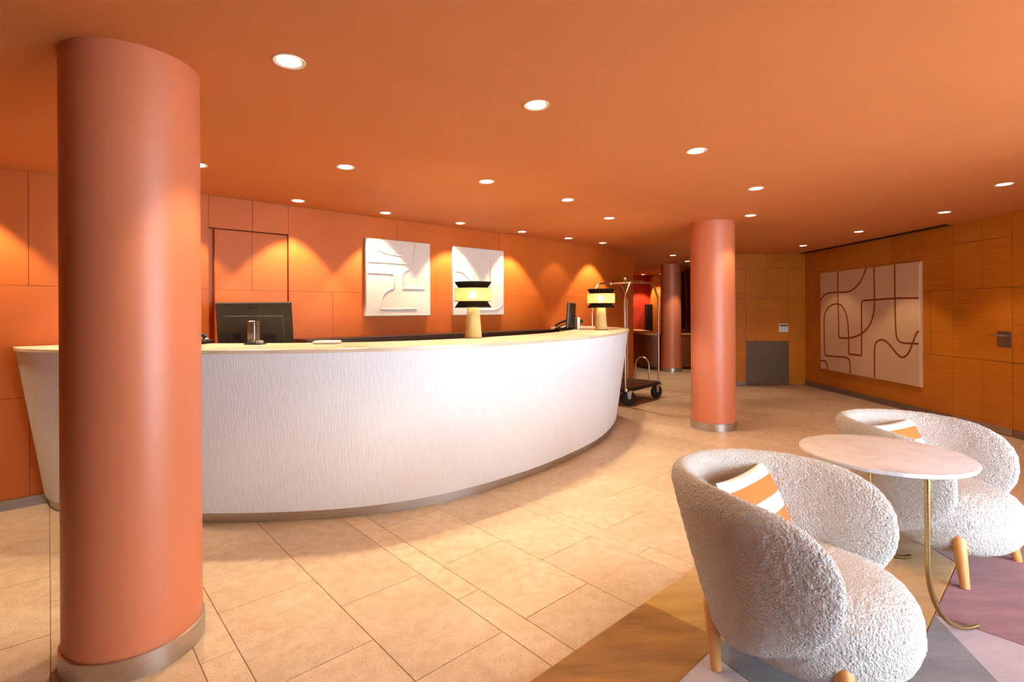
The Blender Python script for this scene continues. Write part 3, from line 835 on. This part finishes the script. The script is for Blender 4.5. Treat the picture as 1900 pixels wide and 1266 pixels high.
for cx_ in (-.02, LEN + .02):
    for cy_ in (-.02, WID + .02):
        MB().lathe([(.03, ZD - .035), (.034, ZD - .02), (.03, ZD + .006)], 16, (cx_, cy_, 0)).build('corner_cap', M['cart_metal'], cart, 40)
ZA, ZTOP = 1.58, 1.80
for yy in (0.0, WID):
    pts = [(0.0, yy, ZD), (0.0, yy, ZA - .06)] + [(0.0 + .02, yy, ZA + .0)] + [(.14, yy, ZTOP - .05), (.2, yy, ZTOP - .005), (.28, yy, ZTOP)] + [(LEN - .28, yy, ZTOP), (LEN - .2, yy, ZTOP - .005), (LEN - .14, yy, ZTOP - .05), (LEN - .02, yy, ZA), (LEN, yy, ZA - .06), (LEN, yy, ZD)]
    MB().tube(pts, .016, 12).build('hoop', M['cart_metal'], cart, 60)
MB().tube([(LEN / 2, 0, ZTOP), (LEN / 2, WID, ZTOP)], .014, 12).build('top_bar', M['cart_metal'], cart, 60)
mb = MB(); rounded_box(mb, LEN / 2, WID / 2, ZTOP + .052, .04, .04, .04, 2, 12); mb.build('finial', M['brass'], cart, 60)
for yy in (.012, WID - .012):
    MB().lathe([(.022, ZTOP - .02), (.022, ZTOP + .02)], 14, (LEN / 2, yy, 0)).build('joint', M['cart_metal'], cart, 40)
y0, y1 = WID * .27, WID * .70
arc_ = [((y0 + y1) / 2 + (y1 - y0) / 2 * math.cos(a), .50 + (y1 - y0) / 2 * math.sin(a)) for a in np.linspace(math.pi, 0, 11)]
MB().tube([(LEN - .03, y0, ZD)] + [(LEN - .03, a, b) for a, b in arc_] + [(LEN - .03, y1, ZD)], .013, 12).build('handle_hoop', M['cart_metal'], cart, 60)
for cx_, cy_, sw in ((.07, -.015, -.70), (LEN - .10, -.01, -.35), (.09, WID - .07, -.5), (LEN - .12, WID - .07, -.9)):
    w_ = empty('caster', (cx_, cy_, 0), sw); w_.parent = cart
    mb = MB().lathe([(.05, -.022), (.094, -.022), (.105, -.012), (.105, .012), (.094, .022), (.05, .022)], 32)
    q = mb.build('wheel', M['rubber'], w_, 40); q.location = (0, 0, .1055); q.rotation_euler = (math.pi / 2, 0, 0)
    mb = MB()
    for sy in (-.03, .028): mb.add([(-.018, sy, .1), (.018, sy, .1), (.035, sy, .205), (-.035, sy, .205), (-.018, sy + .003, .1), (.018, sy + .003, .1), (.035, sy + .003, .205), (-.035, sy + .003, .205)], [(0, 1, 2, 3), (7, 6, 5, 4), (0, 4, 5, 1), (1, 5, 6, 2), (2, 6, 7, 3), (3, 7, 4, 0)])
    mb.box(-.045, .045, -.04, .04, .205, .218)
    mb.build('fork', M['silver'], w_)

# ================================================================== FAR DESK, CABINET
fd = empty('rear_desk', (3.6, 12.4, 0)); tag(fd, 'curved wooden desk in the rear passage behind the distant column', 'desk')
plan = spline([(3.10, 14.3), (3.10, 13.2), (3.08, 12.3), (3.14, 11.95), (3.32, 11.82), (3.7, 11.80), (4.30, 11.80)], 8)
sub(MB().strip([[(p[0], p[1], .06) for p in plan], [(p[0], p[1], .80) for p in plan]]), 'front', M['wood_v'], fd, 50)
sub(MB().strip([[(p[0] + .03, p[1] + .03, 0) for p in plan], [(p[0] + .03, p[1] + .03, .06) for p in plan]]), 'plinth', M['dark_wood'], fd, 50)
inn = [(p[0] + (.5 if i < 26 else .5), p[1] + .45) for i, p in enumerate(plan)]
ot = [(p[0] - .03, p[1] - .03) for p in plan]
cI = [(min(4.32, max(a[0], 3.6)), min(14.3, max(a[1], 12.3))) for a in inn]
mb = MB(); mb.strip([[(p[0], p[1], .80) for p in cI], [(p[0], p[1], .80) for p in ot], [(p[0], p[1], .84) for p in ot], [(p[0], p[1], .84) for p in cI]])
sub(mb, 'desktop', M['oak'], fd, 30)
o = MB().cbox(3.90, 4.05, 14.70, 14.98, 0, 1.55, .01).build('tall_cabinet', M['black'])
MB().box(3.91, 4.04, 14.692, 14.70, .1, 1.5).build('door', M['black'], o)
tag(o, 'tall narrow black cabinet against the deep red wall', 'cabinet')
# dark curtain panel hanging behind the far column
mb = MB(); rows_ = []
xs = np.linspace(3.95, 4.39, 60)
for z in (.90, 2.34): rows_.append([(x, 12.9 + .025 * math.sin((x - 3.95) * 70), z) for x in xs])
o = mb.strip(rows_).build('curtain', M['brown_paint'], None, 60); tag(o, 'dark brown pleated curtain right of the distant column', 'curtain')

# ================================================================== RUG
RZ = 0.012
rug = empty('rug', st(2.6, -.3, 0)); tag(rug, 'large rug with gold, brown, mauve, lilac and grey colour fields', 'rug')
def field(pts, mat):
    n = len(pts); g = 0.0
    c = np.mean(np.array(pts), axis=0)
    lo = [st(p[0], p[1], .0002) for p in pts]; up = [st(p[0], p[1], RZ - .003) for p in pts]
    tp = [st(p[0] + (c[0] - p[0]) * .004 / max(.2, abs(c[0] - p[0])), p[1] + (c[1] - p[1]) * .004 / max(.2, abs(c[1] - p[1])), RZ) for p in pts]
    fs = [tuple(range(2 * n, 3 * n))] + [(i, (i + 1) % n, n + (i + 1) % n, n + i) for i in range(n)] + [(n + i, n + (i + 1) % n, 2 * n + (i + 1) % n, 2 * n + i) for i in range(n)]
    area = sum(pts[i][0] * pts[(i + 1) % n][1] - pts[(i + 1) % n][0] * pts[i][1] for i in range(n))
    if area > 0: fs = [tuple(reversed(f)) for f in fs]      # st frame is left-handed
    sub(MB().add(lo + up + tp, fs), 'colour_field', M[mat], rug)
TL, TM, TB = -1.352, -.42, -.98
field([(2.06, TL), (4.21, TL), (4.21, -1.0), (3.6, TM), (2.06, TM)], 'rug_gold')
field([(.9, TL), (2.06, TL), (2.06, TB), (.9, TB)], 'rug_brown')
field([(.9, TB), (1.95, TB), (1.80, TM), (.9, TM)], 'rug_lilac')
field([(1.95, TB), (2.06, TB), (2.06, TM), (1.80, TM)], 'rug_grey')
field([(2.92, TM), (3.6, TM), (4.21, -1.0), (4.21, .9), (2.92, .9)], 'rug_mauve')
field([(2.92, TM), (2.92, .9), (1.9, .9), (1.72, .36)], 'rug_lilac')
field([(.9, TM), (2.92, TM), (1.72, .36), (.9, .9)], 'rug_grey')
field([(.9, .9), (1.72, .36), (1.9, .9)], 'rug_mauve')

# ================================================================== ARMCHAIRS
CA, CB, CK, CPH, CZB, CZT, CDR, CPW, CLEAN = .3732, .3429, .0697, 2.1553, .115, .7256, -.1351, 2.173, .2964
def curl(p, a):
    q = Vector(p)
    n1 = noise.noise(q * 48.0); n2 = noise.noise(q * 90.0 + Vector((3, 1, 7)))
    return a * n1 + a * .5 * n2
def shell_mesh():
    T, ED = .104, .075
    nth, nr = 430, 84
    def pt(x, u, off):
        phi = CPH * x
        zt = CZT - CDR * x * x
        z = (zt + CZB) / 2 + (zt - CZB) / 2 * u
        ph = max(-math.pi / 2, min(math.pi / 2, phi)); ex = abs(phi) - abs(ph)
        g = CK * (z - .45)
        X = -(CA + off + g + CLEAN * (z - .45)) * math.cos(ph) + ex * CA
        Lq = (CB + off + g) * math.sin(ph)
        return (X, Lq, z)
    def sp(v, e): return math.copysign(abs(v) ** e, v)
    vs, fs = [], []
    for side in (1, -1):
        st0 = len(vs)
        for i in range(nr + 1):
            f = i / nr
            r = 1 - (1 - f) ** 1.35
            dl = (1 - r) * .33
            hh = T / 2 * (math.sqrt(max(0, 1 - (1 - min(dl, ED) / ED) ** 2)))
            hh += .010 * (1 - r * r)
            for k in range(nth):
                th = 2 * math.pi * k / nth
                x = r * sp(math.cos(th), 2 / CPW); u = r * sp(math.sin(th), 2 / CPW)
                vs.append(pt(x, u, side * hh))
        for i in range(nr):
            for k in range(nth):
                j = (k + 1) % nth
                q = (st0 + i * nth + k, st0 + i * nth + j, st0 + (i + 1) * nth + j, st0 + (i + 1) * nth + k)
                fs.append(q if side < 0 else tuple(reversed(q)))
    m = MB(); m.v = vs; m.f = fs
    return m
def seat_mesh():
    nth, nz = 420, 110
    vs, fs = [], []
    cx, rx, ry, z0, z1 = .015, .335, .330, .100, .415
    prof = []
    for i in range(nz + 1):
        a = -math.pi / 2 + math.pi * i / nz
        e = .42
        r = math.copysign(abs(math.cos(a)) ** e, math.cos(a)); z = math.copysign(abs(math.sin(a)) ** .75, math.sin(a))
        zz = (z0 + z1) / 2 + (z1 - z0) / 2 * z
        if zz > .38: zz = .38 + (zz - .38)
        r *= (.93 + .07 * min(1, max(0, (zz - z0) / .14)))
        r -= .014 * math.exp(-((zz - .272) / .010) ** 2)
        prof.append((r, zz))
    for r, z in prof:
        for k in range(nth):
            th = 2 * math.pi * k / nth
            vs.append((cx + rx * r * math.cos(th), ry * r * math.sin(th), z + (.012 * (1 - r * r) if z > .3 else 0)))
    for i in range(nz):
        for k in range(nth):
            j = (k + 1) % nth
            fs.append((i * nth + k, i * nth + j, (i + 1) * nth + j, (i + 1) * nth + k))
    m = MB(); m.v = vs; m.f = fs
    return m
def furry(m, name, amp):
    me = m.mesh(name, M['boucle'])
    me.validate()
    n = len(me.vertices)
    co = np.empty(n * 3); me.vertices.foreach_get('co', co); co = co.reshape(-1, 3)
    no = np.empty(n * 3); me.vertex_normals.foreach_get('vector', no); no = no.reshape(-1, 3)
    d = np.array([curl(p, amp) for p in co])
    co = co + no * d[:, None]
    me.vertices.foreach_set('co', co.ravel()); me.update()
    me.polygons.foreach_set('use_smooth', [True] * len(me.polygons))
    return me
SHELL, SEAT = furry(shell_mesh(), 'backrest', .0028), furry(seat_mesh(), 'seat', .0028)
def leg_mesh(a, b, r0, r1):
    a, b = np.array(a), np.array(b)
    pts = [a + (b - a) * t for t in (0, .02, .06, .13, .35, .6, .8, 1)]
    rs = [r0 * .35, r0 * .72, r0 * .93, r0] + [r0 + (r1 - r0) * t for t in (.3, .55, .78, 1)]
    return MB().tube(pts, rs, 16)
LEGS = [leg_mesh(((.178, py * .252, .25) if fx > 0 else (-.262, py * .235, .28)), ((.225, py * .295, .0015) if fx > 0 else (-.24, py * .24, .0015)), .031, .019).mesh('leg', M['oak'], 40) for fx in (1, -1) for py in (1, -1)]
def pillow_mesh():
    n = 40; w, h, t = .225, .165, .055
    m = MB(); rows_ = []; uvs = []
    for side in (1, -1):
        g = []
        for i in range(n + 1):
            row = []
            for k in range(n + 1):
                x = -1 + 2 * i / n; y = -1 + 2 * k / n
                prof = max(0, (1 - abs(x) ** 2.6)) ** .5 * max(0, (1 - abs(y) ** 2.6)) ** .5
                pin = 1 - .05 * (1 - abs(x * y))
                row.append((x * w * (1 - .06 * (1 - y * y) * 0 - .05 * (1 - abs(y) ** 2) * (abs(x) ** 3)), y * h * (1 - .07 * (1 - abs(x) ** 2) * (abs(y) ** 3)), side * (t * prof + .004)))
                uvs.append(((x + 1) / 2, (y + 1) / 2))
            g.append(row)
        m.strip(g if side < 0 else g[::-1])
        if side > 0:
            k0 = len(uvs) - (n + 1) ** 2; blk = uvs[k0:]; rowsu = [blk[i * (n + 1):(i + 1) * (n + 1)] for i in range(n + 1)][::-1]
            uvs[k0:] = [q for r in rowsu for q in r]
    # rim closing strip
    me = m.mesh('pillow', M['pillow'], 80)
    uvl = me.uv_layers.new(name='UVMap')
    for lp in me.loops: uvl.data[lp.index].uv = uvs[lp.vertex_index]
    return me
PILLOW = pillow_mesh()
def armchair(x, y, al, label, plabel):
    e = empty('armchair', (x, y, RZ), al); tag(e, label, 'armchair', 'boucle armchairs')
    link('backrest', SHELL, e); link('seat', SEAT, e)
    for L_ in LEGS: link('leg', L_, e)
    p = link('pillow', PILLOW, None); tag(p, plabel, 'pillow', 'striped pillows')
    Rz = Matrix.Rotation(al, 4, 'Z')
    # pillow frame: x along the chair's width, y up, z forward
    base_ = Matrix(((0, 0, 1, 0), (1, 0, 0, 0), (0, 1, 0, 0), (0, 0, 0, 1)))
    p.matrix_world = Matrix.Translation((x, y, RZ)) @ Rz @ Matrix.Translation((-.205, .05, .532)) @ Matrix.Rotation(math.radians(-24), 4, 'Y') @ base_
    return e
armchair(1.107, 1.920, -.831, 'cream boucle tub armchair in the foreground, its back towards the viewer', 'white and orange striped pillow in the foreground armchair')
armchair(2.361, 2.817, -1.0953, 'cream boucle tub armchair behind the round marble table', 'white and orange striped pillow in the armchair behind the table')

# ================================================================== TABLE
TZ = .715; TC = np.array([1.722, 2.372]); TR = .340
tb = empty('side_table', (TC[0], TC[1], RZ)); tag(tb, 'round white marble side table on two curved brass legs', 'table')
o = MB().lathe([(TR - .012, TZ - .022 - RZ), (TR - .003, TZ - .018 - RZ), (TR, TZ - .008 - RZ), (TR - .002, TZ - .002 - RZ), (TR - .008, TZ - RZ)], 96).build('top', M['marble'], tb, 30)
fd_ = np.array([.926, .376])
for lx, ly in ((1.672, 2.055), (1.868, 2.670)):
    b = np.array([lx, ly]); rr = .335; RRz = .33
    pts = [(b[0], b[1], TZ - .022)] + [(b[0], b[1], z) for z in np.linspace(.62, RRz + .05, 5)]
    for a in np.linspace(0, math.pi / 2, 14):
        d = rr * (1 - math.cos(a)); z = RRz * (1 - math.sin(a)) + RZ + .009
        pts.append((b[0] + fd_[0] * d, b[1] + fd_[1] * d, z))
    P = [(p[0] - TC[0], p[1] - TC[1], p[2] - RZ) for p in pts]
    MB().tube(P, .0105, 14).build('leg', M['brass'], tb, 60)
MB().lathe([(.30, TZ - .03 - RZ), (.30, TZ - .022 - RZ)], 64).build('under_plate', M['brass'], tb, 30)
